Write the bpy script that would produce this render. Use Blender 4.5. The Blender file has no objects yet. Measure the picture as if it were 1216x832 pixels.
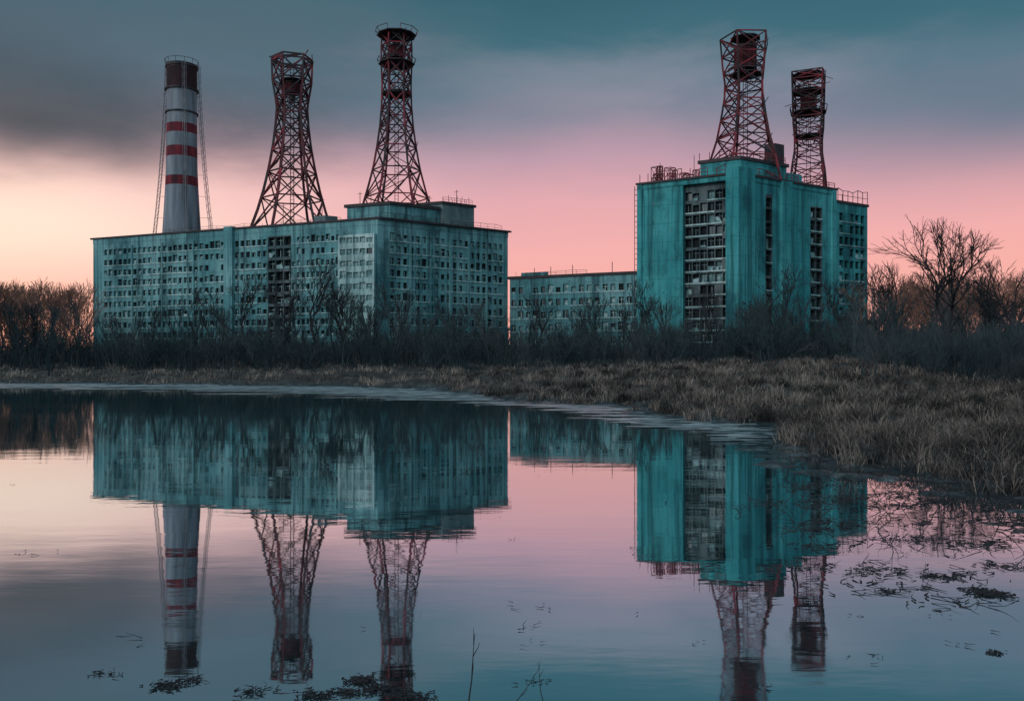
import bpy, math, random
import numpy as np
from mathutils import Vector
R=random.Random(7); NR=np.random.RandomState(7)
F=1013.0; CZ=2.5; HV=425.0
def X(u,d): return (u-608)/F*d
def Zv(v,d): return CZ+(HV-v)/F*d
def lin(h,m=1.0):
    c=[int(h[i:i+2],16)/255 for i in (0,2,4)]
    return tuple([((x/12.92) if x<=.04045 else ((x+.055)/1.055)**2.4)*m for x in c])+(1,)
sc=bpy.context.scene
sc.view_settings.view_transform='Standard'; sc.view_settings.look='None'; sc.view_settings.exposure=0

# ---------------------------------------------------------------- materials
def newmat(n):
    m=bpy.data.materials.new(n); m.use_nodes=True; nt=m.node_tree
    return m,nt,nt.nodes['Principled BSDF']
def ramp(nt,stops,interp='LINEAR'):
    r=nt.nodes.new('ShaderNodeValToRGB'); e=r.color_ramp; e.interpolation=interp
    while len(e.elements)<len(stops): e.elements.new(0.5)
    for el,(p,c) in zip(e.elements,stops): el.position=p; el.color=c if len(c)==4 else (*c,1)
    return r
def noisemix(name,stops,scale=1.0,stretch=(1,1,1),rough=.85,bump=0,detail=8,metal=0,spec=.3):
    m,nt,b=newmat(name)
    g=nt.nodes.new('ShaderNodeNewGeometry')
    mp=nt.nodes.new('ShaderNodeMapping'); mp.inputs['Scale'].default_value=stretch
    n=nt.nodes.new('ShaderNodeTexNoise'); n.inputs['Scale'].default_value=scale; n.inputs['Detail'].default_value=detail
    r=ramp(nt,stops); L=nt.links
    L.new(g.outputs['Position'],mp.inputs[0]); L.new(mp.outputs[0],n.inputs['Vector']); L.new(n.outputs[0],r.inputs[0]); L.new(r.outputs[0],b.inputs['Base Color'])
    b.inputs['Roughness'].default_value=rough; b.inputs['Metallic'].default_value=metal; b.inputs['Specular IOR Level'].default_value=spec
    return m
def wallmat(name,base,light,grime,joint=2.8,patch=.60,streaks=.85):
    m,nt,b=newmat(name); L=nt.links
    g=nt.nodes.new('ShaderNodeNewGeometry')
    def noi(scale,st,det=7,rg=.6,loc=(0,0,0)):
        mp=nt.nodes.new('ShaderNodeMapping'); mp.inputs['Scale'].default_value=st; mp.inputs['Location'].default_value=loc
        n=nt.nodes.new('ShaderNodeTexNoise'); n.inputs['Scale'].default_value=scale; n.inputs['Detail'].default_value=det; n.inputs['Roughness'].default_value=rg
        L.new(g.outputs['Position'],mp.inputs[0]); L.new(mp.outputs[0],n.inputs['Vector']); return n.outputs[0]
    big=noi(.09,(1,1,.7)); streak=noi(.8,(1,1,.045)); fine=noi(.9,(1,1,.7),10,.72); blot=noi(.16,(1,1,.6),8,.68,(30,5,9)); streak2=noi(2.2,(1,1,.03),5,.6,(7,3,1))
    def mix(fac,a,bb,mode='MIX'):
        x=nt.nodes.new('ShaderNodeMix'); x.data_type='RGBA'; x.blend_type=mode
        if isinstance(fac,float): x.inputs[0].default_value=fac
        else: L.new(fac,x.inputs[0])
        for s,v in ((6,a),(7,bb)):
            if isinstance(v,tuple): x.inputs[s].default_value=v
            else: L.new(v,x.inputs[s])
        return x.outputs[2]
    def mr(v,a,c,o0=0,o1=1):
        x=nt.nodes.new('ShaderNodeMapRange'); x.interpolation_type='SMOOTHSTEP'
        L.new(v,x.inputs[0]); x.inputs[1].default_value=a; x.inputs[2].default_value=c; x.inputs[3].default_value=o0; x.inputs[4].default_value=o1; return x.outputs[0]
    c=mix(mr(big,.40,.62),base,light)
    c=mix(mr(blot,.48,.66,0,.75),c,grime)
    c=mix(mr(streak,.46,.70,0,streaks),c,grime)
    c=mix(mr(streak2,.52,.70,0,.65),c,grime)
    c=mix(mr(fine,patch,patch+.05,0,.8),c,(.15,.17,.17,1))
    c=mix(mr(fine,.34,.40,.7,0),c,grime)
    sep=nt.nodes.new('ShaderNodeSeparateXYZ'); L.new(g.outputs['Position'],sep.inputs[0])
    dv=nt.nodes.new('ShaderNodeMath'); dv.operation='DIVIDE'; L.new(sep.outputs[2],dv.inputs[0]); dv.inputs[1].default_value=joint
    fr=nt.nodes.new('ShaderNodeMath'); fr.operation='FRACT'; L.new(dv.outputs[0],fr.inputs[0])
    c=mix(mr(fr.outputs[0],.0,.05,.5,0),c,grime)
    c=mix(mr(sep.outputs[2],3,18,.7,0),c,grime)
    L.new(c,b.inputs['Base Color']); b.inputs['Roughness'].default_value=.88; b.inputs['Specular IOR Level'].default_value=.2
    bp=nt.nodes.new('ShaderNodeBump'); bp.inputs['Strength'].default_value=.5; bp.inputs['Distance'].default_value=.2
    L.new(fine,bp.inputs['Height']); L.new(bp.outputs[0],b.inputs['Normal'])
    return m
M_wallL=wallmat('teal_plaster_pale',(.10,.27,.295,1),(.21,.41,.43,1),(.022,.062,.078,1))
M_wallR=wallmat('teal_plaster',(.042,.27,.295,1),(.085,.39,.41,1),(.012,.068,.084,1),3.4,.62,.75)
M_sill=wallmat('pale_trim',(.32,.48,.49,1),(.52,.65,.65,1),(.07,.15,.16,1))
M_bay=wallmat('stained_bay_concrete',(.07,.11,.12,1),(.14,.17,.18,1),(.015,.022,.026,1))
M_roof=noisemix('roof_felt',[(.3,(.02,.03,.035)),(.7,(.06,.075,.08))],.8)
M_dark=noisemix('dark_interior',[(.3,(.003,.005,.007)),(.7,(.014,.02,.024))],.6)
M_glass,nt,b=newmat('old_glass'); b.inputs['Base Color'].default_value=(.012,.03,.038,1); b.inputs['Roughness'].default_value=.25
M_pane2=noisemix('boarded_pane',[(.3,(.06,.14,.15)),(.5,(.15,.26,.27)),(.7,(.42,.54,.55))],.9)
M_rust=noisemix('rust_steel',[(.3,(.03,.014,.018)),(.55,(.11,.026,.034)),(.75,(.035,.028,.033))],.5,rough=.7)
M_red=noisemix('red_paint_steel',[(.3,(.34,.032,.05)),(.5,(.18,.025,.038)),(.66,(.05,.018,.024))],.45,rough=.65)
M_blk=noisemix('dark_steel',[(.3,(.010,.012,.016)),(.7,(.05,.035,.042))],.5,rough=.6)
M_grey=noisemix('grey_plaster',[(.3,(.07,.11,.125)),(.7,(.20,.25,.26))],.35,(1,1,.4))
M_bark=noisemix('bark',[(.3,(.014,.018,.023)),(.7,(.040,.037,.041))],1.5,rough=.95)
M_barkw=noisemix('birch_twig_warm_lit',[(.3,(.14,.07,.06)),(.7,(.36,.18,.135))],.2,rough=.95)  # warm orange light on the distant crowns is put into this colour
M_twig=noisemix('thicket_twig_hazed',[(.3,(.020,.038,.046)),(.55,(.042,.060,.068)),(.75,(.095,.092,.090))],.12,rough=.95)  # bluish haze over the shrubs is mixed into the twig colour
def toned(name,stops):
    m,nt,b=newmat(name); a=nt.nodes.new('ShaderNodeAttribute'); a.attribute_name='tone'
    r=ramp(nt,stops); nt.links.new(a.outputs['Fac'],r.inputs[0]); nt.links.new(r.outputs[0],b.inputs['Base Color'])
    b.inputs['Roughness'].default_value=.9; b.inputs['Specular IOR Level'].default_value=.15; return m
M_grass=toned('dry_grass',[(0,(.015,.016,.018)),(.35,(.058,.050,.049)),(.7,(.145,.118,.108)),(1,(.33,.27,.235))])
M_under=toned('dead_stems_hazed',[(0,(.012,.025,.032)),(.5,(.030,.045,.053)),(1,(.078,.074,.075))])  # haze low in the thicket, painted in as bluish stem tones

# ---------------------------------------------------------------- mesh helpers
def np_mesh(name,V,Fa,mats,mi=None,tone=None,smooth=False):
    V=np.asarray(V,dtype=np.float32); Fa=np.asarray(Fa,dtype=np.int32); k=Fa.shape[1]
    me=bpy.data.meshes.new(name)
    me.vertices.add(len(V)); me.vertices.foreach_set('co',V.ravel())
    me.loops.add(Fa.size); me.loops.foreach_set('vertex_index',Fa.ravel())
    me.polygons.add(len(Fa)); me.polygons.foreach_set('loop_start',np.arange(0,Fa.size,k,dtype=np.int32))
    for m in mats: me.materials.append(m)
    if mi is not None: me.polygons.foreach_set('material_index',np.asarray(mi,dtype=np.int32))
    me.update(calc_edges=True)
    me.polygons.foreach_set('use_smooth',np.full(len(Fa),smooth))
    if tone is not None:
        a=me.attributes.new('tone','FLOAT','POINT'); a.data.foreach_set('value',np.asarray(tone,dtype=np.float32))
    o=bpy.data.objects.new(name,me); sc.collection.objects.link(o); return o
def tubes(segs,k=4):
    S=np.asarray(segs,dtype=np.float64)
    p0=S[:,0:3];r0=S[:,3];p1=S[:,4:7];r1=S[:,7]
    d=p1-p0; l=np.linalg.norm(d,axis=1,keepdims=True)+1e-9; d=d/l
    up=np.where(np.abs(d[:,2:3])>.9,np.array([[1.,0,0]]),np.array([[0,0,1.]]))
    a=np.cross(d,up); a/=np.linalg.norm(a,axis=1,keepdims=True)+1e-9; b=np.cross(d,a)
    n=len(S); V=np.zeros((n,2,k,3))
    for i in range(k):
        t=2*math.pi*(i+.5)/k; o=a*math.cos(t)+b*math.sin(t)
        V[:,0,i]=p0+o*r0[:,None]; V[:,1,i]=p1+o*r1[:,None]
    base=(np.arange(n)*2*k)[:,None]
    Fs=[]
    for i in range(k):
        j=(i+1)%k
        Fs.append(np.concatenate([base+i,base+j,base+k+j,base+k+i],axis=1))
    return V.reshape(-1,3),np.stack(Fs,axis=1).reshape(-1,4)
class MB:
    def __init__(s): s.v=[];s.f=[];s.m=[]
    def quad(s,a,b,c,d,m=0):
        i=len(s.v); s.v+= [tuple(a),tuple(b),tuple(c),tuple(d)]; s.f.append((i,i+1,i+2,i+3)); s.m.append(m)
    def poly_prism(s,pts,z0,z1,m=0,mt=None,walls=True,bottom=True):
        n=len(pts); i=len(s.v)
        s.v+=[(p[0],p[1],z0) for p in pts]+[(p[0],p[1],z1) for p in pts]
        if walls:
            for k in range(n): s.f.append((i+k,i+(k+1)%n,i+n+(k+1)%n,i+n+k)); s.m.append(m)
        s.f.append(tuple(range(i+n,i+2*n))); s.m.append(m if mt is None else mt)
        if bottom: s.f.append(tuple(range(i+n-1,i-1,-1))); s.m.append(m)
    def beam(s,a,b,w,m=0,w2=None,k=4):
        V,Fq=tubes([(*a,w,*b,w2 if w2 is not None else w)],k); i=len(s.v)
        s.v+=[tuple(x) for x in V]; s.f+=[tuple(int(q)+i for q in f) for f in Fq]; s.m+=[m]*k
        s.f.append(tuple(range(i,i+k))); s.f.append(tuple(range(i+k,i+2*k))); s.m+=[m,m]
    def obj(s,name,mats,parent=None,smooth=False):
        me=bpy.data.meshes.new(name); me.from_pydata(s.v,[],s.f)
        for m in mats: me.materials.append(m)
        me.polygons.foreach_set('material_index',s.m); me.update()
        o=bpy.data.objects.new(name,me); sc.collection.objects.link(o)
        if parent: o.parent=parent
        return o
def empty(name):
    o=bpy.data.objects.new(name,None); sc.collection.objects.link(o); return o
def v2(a,b,t): return (a[0]+(b[0]-a[0])*t,a[1]+(b[1]-a[1])*t)

def facade(W,G,a,b,z0,z1,cols,rows,wf=.6,hf=.5,dep=.35,pm=(.6,.25,.15),mx=.0,sill=True,wallm=0,seed=1,mull=True,blank=.06):
    rr=random.Random(seed)
    L=math.hypot(b[0]-a[0],b[1]-a[1]); dx,dy=(b[0]-a[0])/L,(b[1]-a[1])/L; nx,ny=dy,-dx
    def P(s,z,o=0): return (a[0]+dx*s+nx*o,a[1]+dy*s+ny*o,z)
    if mx>0:
        W.quad(P(0,z0),P(mx,z0),P(mx,z1),P(0,z1),wallm); W.quad(P(L-mx,z0),P(L,z0),P(L,z1),P(L-mx,z1),wallm)
    cw=(L-2*mx)/cols; ch=(z1-z0)/rows
    ph=[rr.uniform(0,6.28) for _ in range(4)]
    for r in range(rows):
        zb=z0+r*ch; zt=zb+ch
        for c in range(cols):
            wf_,hf_=wf,hf
            q=rr.random()
            if q<.10: wf_=min(.93,wf*1.25); hf_=min(.8,hf*1.25)
            elif q<.2: hf_=hf*.8
            wz0=zb+ch*(1-hf)*.55; wz1=min(zt-.15,wz0+ch*hf_)
            s0=mx+c*cw; s1=s0+cw; w0=s0+cw*(1-wf_)/2; w1=s1-cw*(1-wf_)/2
            if rr.random()<blank: W.quad(P(s0,zb),P(s1,zb),P(s1,zt),P(s0,zt),wallm); continue
            W.quad(P(s0,zb),P(s1,zb),P(s1,wz0),P(s0,wz0),wallm); W.quad(P(s0,wz1),P(s1,wz1),P(s1,zt),P(s0,zt),wallm)
            W.quad(P(s0,wz0),P(w0,wz0),P(w0,wz1),P(s0,wz1),wallm); W.quad(P(w1,wz0),P(s1,wz0),P(s1,wz1),P(w1,wz1),wallm)
            for q in ((P(w0,wz0),P(w1,wz0),P(w1,wz0,-dep),P(w0,wz0,-dep)),(P(w0,wz1,-dep),P(w1,wz1,-dep),P(w1,wz1),P(w0,wz1)),
                      (P(w0,wz0,-dep),P(w0,wz1,-dep),P(w0,wz1),P(w0,wz0)),(P(w1,wz0),P(w1,wz1),P(w1,wz1,-dep),P(w1,wz0,-dep))): W.quad(*q,wallm)
            cl=.5*math.sin(c*.55+ph[0]+r*.3)+.5*math.sin(r*.9+ph[1]-c*.21)
            t=rr.random(); pp=pm[1]*(1+.8*cl); m=1 if t<pp else (2 if t<pp+pm[2]*(1-.5*cl) else 0)
            G.quad(P(w0,wz0,-dep),P(w1,wz0,-dep),P(w1,wz1,-dep),P(w0,wz1,-dep),m)
            if mull and rr.random()<.65:
                sm=w0+(w1-w0)*rr.choice([.5,.5,.35]); zm=wz0+(wz1-wz0)*.65
                G.quad(P(sm-.07,wz0,-dep+.06),P(sm+.07,wz0,-dep+.06),P(sm+.07,wz1,-dep+.06),P(sm-.07,wz1,-dep+.06),3)
                if rr.random()<.6: G.quad(P(w0,zm-.06,-dep+.07),P(w1,zm-.06,-dep+.07),P(w1,zm+.06,-dep+.07),P(w0,zm+.06,-dep+.07),3)
            if rr.random()<.12:
                h_=rr.uniform(.2,.6); G.quad(P(w0,wz0,-.1),P(w0+(w1-w0)*rr.uniform(.4,1),wz0,-.1),P(w0+(w1-w0)*rr.uniform(.4,1),wz0+(wz1-wz0)*h_,-.15),P(w0,wz0+(wz1-wz0)*h_*rr.uniform(.7,1.2),-.15),1)
        if sill:
            c=0; wz0=zb+ch*(1-hf)*.55
            while c<cols:
                n=rr.randint(1,5); n=min(n,cols-c)
                if rr.random()<.78:
                    s0=mx+c*cw+.02; s1=mx+(c+n)*cw-.02; zz=wz0-.30
                    A=[P(s0,zz,.14),P(s1,zz,.14),P(s1,zz+.25,.14),P(s0,zz+.25,.14)]
                    W.quad(*A,1); W.quad(P(s0,zz+.25,.14),P(s1,zz+.25,.14),P(s1,zz+.25,0),P(s0,zz+.25,0),1)
                    W.quad(P(s0,zz,0),P(s1,zz,0),P(s1,zz,.14),P(s0,zz,.14),1)
                c+=n
def plain(W,a,b,z0,z1,m=0): W.quad((a[0],a[1],z0),(b[0],b[1],z0),(b[0],b[1],z1),(a[0],a[1],z1),m)
def boxab(W,a,b,z0,z1,out,inn,m=0,mt=None):
    L=math.hypot(b[0]-a[0],b[1]-a[1]); dx,dy=(b[0]-a[0])/L,(b[1]-a[1])/L; nx,ny=dy,-dx
    pts=[(a[0]+nx*out,a[1]+ny*out),(b[0]+nx*out,b[1]+ny*out),(b[0]-nx*inn,b[1]-ny*inn),(a[0]-nx*inn,a[1]-ny*inn)]
    W.poly_prism(pts,z0,z1,m,mt)
def railing(B,a,b,z,h=1.3,sp=2.0,m=0,w=.06,jit=.0,rr=R):
    L=math.hypot(b[0]-a[0],b[1]-a[1]); n=max(1,int(L/sp)); pts=[]
    for i in range(n+1):
        p=v2(a,b,i/n); hh=h*(1+rr.uniform(-jit,jit)); pts.append((p[0],p[1],z+hh)); B.beam((p[0],p[1],z),pts[-1],w,m)
    for i in range(n):
        if jit and rr.random()<.15: continue
        B.beam(pts[i],pts[i+1],w,m)
        q0=(pts[i][0],pts[i][1],z+h*.5); q1=(pts[i+1][0],pts[i+1][1],z+h*.5); B.beam(q0,q1,w*.8,m)

# ---------------------------------------------------------------- LEFT FACTORY BUILDING
GB=1.6
F0=(-105.0,214.0);F1=(-28.7,182.0);F2=(-1.0,202.0);F3=(F0[0]+F2[0]-F1[0],F0[1]+F2[1]-F1[1])
ZR=32.5
root=empty('factory_building')
W=MB();G=MB()
def tu(u,A,B):
    k=(u-608)/F; return (k*A[1]-A[0])/((B[0]-A[0])-k*(B[1]-A[1]))
tb=lambda u: v2(F0,F1,tu(u,F0,F1))
tr=lambda u: v2(F1,F2,tu(u,F1,F2))
P0=F0;Pa=tb(123);Pb=tb(268);Pc=tb(278);Pd=tb(318);Pe=tb(346);Pf=tb(404);Pg=tb(447)
ZT=31.0
plain(W,P0,Pa,GB,ZT); facade(W,G,Pa,Pb,GB+2.4,ZT-1.0,24,10,.72,.5,.5,(.45,.38,.3),seed=2); plain(W,Pa,Pb,GB,GB+2.4); plain(W,Pa,Pb,ZT-1,ZT)
boxab(W,Pb,Pc,GB,ZR+.3,.7,.5)
facade(W,G,Pc,Pd,GB+2.4,ZT-1,6,10,.7,.5,.5,(.5,.25,.4),seed=3); plain(W,Pc,Pd,GB,GB+2.4); plain(W,Pc,Pd,ZT-1,ZT)
facade(W,G,Pd,Pe,GB+2.4,ZT-1,3,10,.88,.74,.9,(.3,.1,.8),seed=4,sill=False,wallm=2); plain(W,Pd,Pe,GB,GB+2.4); plain(W,Pd,Pe,ZT-1,ZT)
facade(W,G,Pe,Pf,GB+2.4,ZT-1,10,10,.66,.48,.5,(.5,.3,.35),seed=5,blank=.15); plain(W,Pe,Pf,GB,GB+2.4); plain(W,Pe,Pf,ZT-1,ZT)
def off(a,b,o):
    L=math.hypot(b[0]-a[0],b[1]-a[1]); return ((b[1]-a[1])/L*o,-(b[0]-a[0])/L*o)
ox,oy=off(F0,F1,.9)
Pf2=(Pf[0]+ox,Pf[1]+oy);Pg2=(Pg[0]+ox,Pg[1]+oy)
plain(W,Pf,Pf2,GB,ZT-2);plain(W,Pg2,Pg,GB,ZT-2)
facade(W,G,Pf2,Pg2,GB+2.4,ZT-2,5,10,.88,.5,.35,(.2,.85,.1),seed=6,wallm=1,mx=.4,sill=False,blank=0);plain(W,Pf2,Pg2,GB,GB+2.4)
W.quad((*Pf2,ZT-2),(*Pg2,ZT-2),(*Pg,ZT-2),(*Pf,ZT-2),0); plain(W,Pf,Pg,ZT-2,ZT)
plain(W,Pg,F1,GB,ZT)
Q0=tr(462);Q1=tr(598)
plain(W,F1,Q0,GB,ZT)
facade(W,G,Q0,Q1,GB+2.4,ZT-1.2,19,10,.62,.52,.5,(.45,.28,.4),seed=7);plain(W,Q0,Q1,GB,GB+2.4);plain(W,Q0,Q1,ZT-1.2,ZT)
plain(W,Q1,F2,GB,ZT); plain(W,F2,F3,GB,ZT);plain(W,F3,F0,GB,ZT)
for i in range(1,6):
    p=v2(Q0,Q1,i/6*1.0); q=v2(Q0,Q1,i/6+.012); boxab(W,p,q,GB,ZT-.8,.22,-.01,0)
for i in range(1,4):
    p=v2(Pa,Pb,i/4*1.0-.006); q=v2(Pa,Pb,i/4+.006); boxab(W,p,q,GB,ZT-.8,.2,-.01,0)
foot=[F0,F1,F2,F3]
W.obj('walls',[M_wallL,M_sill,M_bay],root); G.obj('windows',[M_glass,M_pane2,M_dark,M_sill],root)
B=MB(); 
def scaled(pts,o):
    cx=sum(p[0] for p in pts)/len(pts);cy=sum(p[1] for p in pts)/len(pts)
    return [(cx+(p[0]-cx)*(1+o/math.hypot(p[0]-cx,p[1]-cy)),cy+(p[1]-cy)*(1+o/math.hypot(p[0]-cx,p[1]-cy))) for p in pts]
B.poly_prism(scaled(foot,.1),ZT,ZR,0,1); B.poly_prism(scaled(foot,.9),ZR-.35,ZR+.05,2,1)
B.obj('roof',[M_wallL,M_roof,M_blk],root)
B=MB();G2=MB()
e1=(F0[0]-F1[0],F0[1]-F1[1]);e2=(F2[0]-F1[0],F2[1]-F1[1])
l1=math.hypot(*e1);l2=math.hypot(*e2);n1=(e1[0]/l1,e1[1]/l1);n2=(e2[0]/l2,e2[1]/l2)
def PA(a,b): return (F1[0]+n1[0]*a+n2[0]*b,F1[1]+n1[1]*a+n2[1]*b)
def block(B,fn,a0,a1,b0,b1,z0,z1,m=0,mt=1): B.poly_prism([fn(a1,b0),fn(a0,b0),fn(a0,b1),fn(a1,b1)],z0,z1,m,mt)
block(B,PA,1,12,4,16,ZR+.1,36.2); block(B,PA,.6,12.4,3.6,16.4,35.7,36.4,2,1)
block(B,PA,1.5,8,12,24,ZR+.1,35.5)
facade(B,G2,PA(11.5,3.95),PA(1.5,3.95),33.2,35.6,6,1,.6,.5,.3,(.5,.2,.3),sill=False)
block(B,PA,.8,7,17,25.5,ZR+.1,37.6,3,1); block(B,PA,.5,7.3,16.7,25.8,37.2,37.8,2,1)
facade(B,G2,PA(.78,17.5),PA(.78,25),34.4,36.6,6,1,.5,.5,.3,(.6,.1,.3),sill=False,wallm=3)
block(B,PA,20,23,6,9,ZR+.1,34.8,3,1)
block(B,PA,60,64,6,9,ZR+.1,33.9,3,1)
B.obj('penthouse',[M_wallL,M_roof,M_blk,M_grey],root); G2.obj('penthouse_windows',[M_glass,M_pane2,M_dark,M_sill],root)
B=MB()
railing(B,PA(2,.6),PA(60,.6),ZR,.8,2.6,0,.04,.2); railing(B,PA(.5,1),PA(.5,33),ZR,1.2,2.0,0,.05,.2)
railing(B,PA(.8,17),PA(.8,25),37.8,1.0,1.5,0,.05)
for (a,b,h) in ((4,13,4.5),(2,22,5),(6,19,3.5),(9,7,3),(22,7,3),(14,9,4),(34,8,2.5)):
    p=PA(a,b); B.beam((*p,ZR),(*p,36+h),.09,0); B.beam((p[0]-.6,p[1],35.5+h),(p[0]+.6,p[1],35.6+h),.05,0)
for i in range(7):
    p=PA(1.2,18+i*1.1); B.beam((*p,37.5),(p[0]+R.uniform(-.4,.4),p[1],38.3+R.random()*1.3),.07,1)
B.obj('roof_railings',[M_blk,M_red],root)

# ---------------------------------------------------------------- LOW LINK BUILDING
root=empty('low_workshop_building')
A=(-.5,201.0);Bq=(28.5,187.5)
W=MB();G=MB();zl=21.3
plain(W,A,Bq,GB,5);facade(W,G,A,Bq,5,zl-1.6,17,5,.6,.5,.4,(.4,.35,.35),seed=9,blank=.12);plain(W,A,Bq,zl-1.6,zl)
ox,oy=off(A,Bq,-16);A2=(A[0]+ox,A[1]+oy);B2=(Bq[0]+ox,Bq[1]+oy)
plain(W,Bq,B2,GB,zl);plain(W,B2,A2,GB,zl);plain(W,A2,A,GB,zl)
W.poly_prism(scaled([A,Bq,B2,A2],.5),zl-.3,zl+.35,3,2)
block(W,lambda a,b:(v2(A,Bq,a/32)[0],v2(A,Bq,a/32)[1]+b),3,10,4,9,zl+.3,zl+1.5,0,2)
W.obj('walls',[M_wallL,M_sill,M_roof,M_blk],root); G.obj('windows',[M_glass,M_pane2,M_dark,M_sill],root)
B=MB(); railing(B,v2(A,Bq,.05),v2(A,Bq,.6),zl+.3,.9,2.5,0,.05,.2)
for t in (.2,.33,.5,.8):
    p=v2(A,Bq,t); B.beam((p[0],p[1]+3,zl),(p[0],p[1]+3,zl+2.2+t),.1,0)
B.obj('roof_railings',[M_blk],root)

# ---------------------------------------------------------------- RIGHT TOWER BLOCK
root=empty('concrete_tower_block')
A0=(23.9,159.5);A1=(39.5,150.0);A3=(70.8,170.0)
e1=(A0[0]-A1[0],A0[1]-A1[1]);e2=(A3[0]-A1[0],A3[1]-A1[1]);k1=math.hypot(*e1);k2=math.hypot(*e2)
m1=(e1[0]/k1,e1[1]/k1);m2=(e2[0]/k2,e2[1]/k2)
def PB(a,b): return (A1[0]+m1[0]*a+m2[0]*b,A1[1]+m1[1]*a+m2[1]*b)
ZB=35.1
W=MB();G=MB()
tl=lambda u: v2(A0,A1,tu(u,A0,A1)); trr=lambda u: v2(A1,A3,tu(u,A1,A3))
L1=tl(811)
plain(W,A0,L1,GB,ZB-1.2)
ox,oy=off(A0,A1,-.9); La=(L1[0]+ox,L1[1]+oy);Lb=(A1[0]+ox,A1[1]+oy)
plain(W,L1,La,GB,ZB-1.2)
facade(W,G,La,Lb,GB+1.5,ZB-2.2,7,14,.88,.74,.6,(.25,.12,.85),seed=11,sill=True,wallm=2,blank=.1); plain(W,La,Lb,ZB-2.2,ZB-1.2,2); plain(W,La,Lb,GB,GB+1.5,2)
S1=trr(962);S2=trr(976);S3=trr(991)
N1=trr(909);N2=trr(917)
plain(W,A1,N1,GB,ZB-1.2)
facade(W,G,N1,N2,GB+3,ZB-3,1,11,.86,.8,.8,(.2,.3,.6),seed=12,wallm=2,blank=0);plain(W,N1,N2,GB,GB+3);plain(W,N1,N2,ZB-3,ZB-1.2)
plain(W,N2,S1,GB,ZB-1.2)
facade(W,G,S1,S2,GB+3,ZB-4,2,11,.86,.76,.8,(.3,.15,.75),seed=13,wallm=2,blank=0);plain(W,S1,S2,GB,GB+3);plain(W,S1,S2,ZB-4,ZB-1.2)
plain(W,S2,S3,GB,ZB-1.2)
zb3=ZB-2.6
E1=v2(S3,A3,.12);E2=v2(S3,A3,.93)
plain(W,S3,E1,GB,zb3)
facade(W,G,E1,E2,GB+2,zb3-1.5,5,12,.76,.66,.6,(.4,.25,.55),seed=14,blank=.1);plain(W,E1,E2,GB,GB+2);plain(W,E1,E2,zb3-1.5,zb3)
plain(W,E2,A3,GB,zb3)
ab=math.hypot(S3[0]-A1[0],S3[1]-A1[1])
K1=PB(k1,ab);K2=PB(k1,k2)
plain(W,A3,K2,GB,zb3);plain(W,K2,K1,GB,zb3);plain(W,K1,A0,GB,ZB-1.2)
plain(W,S3,K1,zb3,ZB-1.2)
W.poly_prism([PB(1.4,-.8),PB(-.9,-.8),PB(-.9,3.4),PB(1.4,3.4)],GB,ZB+.9,0,3)
W.poly_prism([PB(1.4,11.2),PB(-.5,11.2),PB(-.5,14.0),PB(1.4,14.0)],GB,ZB-.2,0,3)
W.poly_prism([PB(k1-.6,-.35),PB(k1+.3,-.35),PB(k1+.3,.6),PB(k1-.6,.6)],GB,ZB,0,3)
W.poly_prism([PB(.6,ab-1.2),PB(-.4,ab-1.2),PB(-.4,ab),PB(.6,ab)],GB,ZB-.1,0,3)
W.poly_prism([PB(k1+.15,-.15),PB(-.15,-.15),PB(-.15,ab+.15),PB(k1+.15,ab+.15)],ZB-1.2,ZB,0,3)
W.poly_prism([PB(k1+.5,-.45),PB(-.45,-.45),PB(-.45,ab+.4),PB(k1+.5,ab+.4)],ZB-.32,ZB+.06,4,3)
W.poly_prism([PB(k1,ab+.5),PB(-.2,ab+.5),PB(-.2,k2+.2),PB(k1,k2+.2)],zb3,zb3+.5,4,3)
W.poly_prism([PB(9,3.2),PB(1.6,3.2),PB(1.6,15.5),PB(9,15.5)],ZB,38.4,0,3)
W.poly_prism([PB(9.3,2.9),PB(1.3,2.9),PB(1.3,15.8),PB(9.3,15.8)],38.0,38.6,4,3)
W.poly_prism([PB(7,16.5),PB(2.0,16.5),PB(2,20.5),PB(7,20.5)],ZB,37.2,0,3)
W.poly_prism([PB(5,14.5),PB(3,14.5),PB(3,17),PB(5,17)],38.5,42.6,4,4)
facade(W,G,PB(8.6,3.15),PB(2,3.15),35.8,37.9,4,1,.55,.6,.3,(.3,.1,.6),sill=False)
facade(W,G,PB(1.55,4),PB(1.55,12),35.8,37.9,5,1,.5,.6,.3,(.3,.1,.6),sill=False)
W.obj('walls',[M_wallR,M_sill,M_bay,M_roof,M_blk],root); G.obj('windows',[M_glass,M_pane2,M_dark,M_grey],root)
B=MB()
railing(B,PB(k1,0),PB(2,0),ZB,1.5,1.5,0,.08,.3); railing(B,PB(0,4),PB(0,ab),ZB,1.2,1.7,0,.07,.2)
railing(B,PB(0,ab+1),PB(0,k2),zb3+.5,2.2,1.4,1,.07,.25); railing(B,PB(9,3),PB(1.5,3),38.6,1.2,1.5,0,.07,.2); railing(B,PB(1.5,3),PB(1.5,15),38.6,1.2,1.7,0,.07,.2)
for i in range(11):
    a=R.uniform(6.5,k1-.5); b=R.uniform(.5,4); w=R.uniform(.5,1.4); h=R.uniform(1,3)
    p=[PB(a,b),PB(a+w,b),PB(a+w,b+w),PB(a,b+w)]
    for j in range(4):
        B.beam((*p[j],ZB),(*p[j],ZB+h),.08,R.choice([0,0,1])); B.beam((*p[j],ZB+h),(*p[(j+1)%4],ZB+h),.08,0)
        B.beam((*p[j],ZB+.1),(*p[(j+1)%4],ZB+h),.05,0)
for i in range(22):
    a=R.uniform(.5,k1);b=R.uniform(0,k2); z=ZB if b<ab else zb3+.4; p=PB(a,b); B.beam((*p,z),(*p,z+R.uniform(1.5,4.5)),.06,1)
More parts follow.
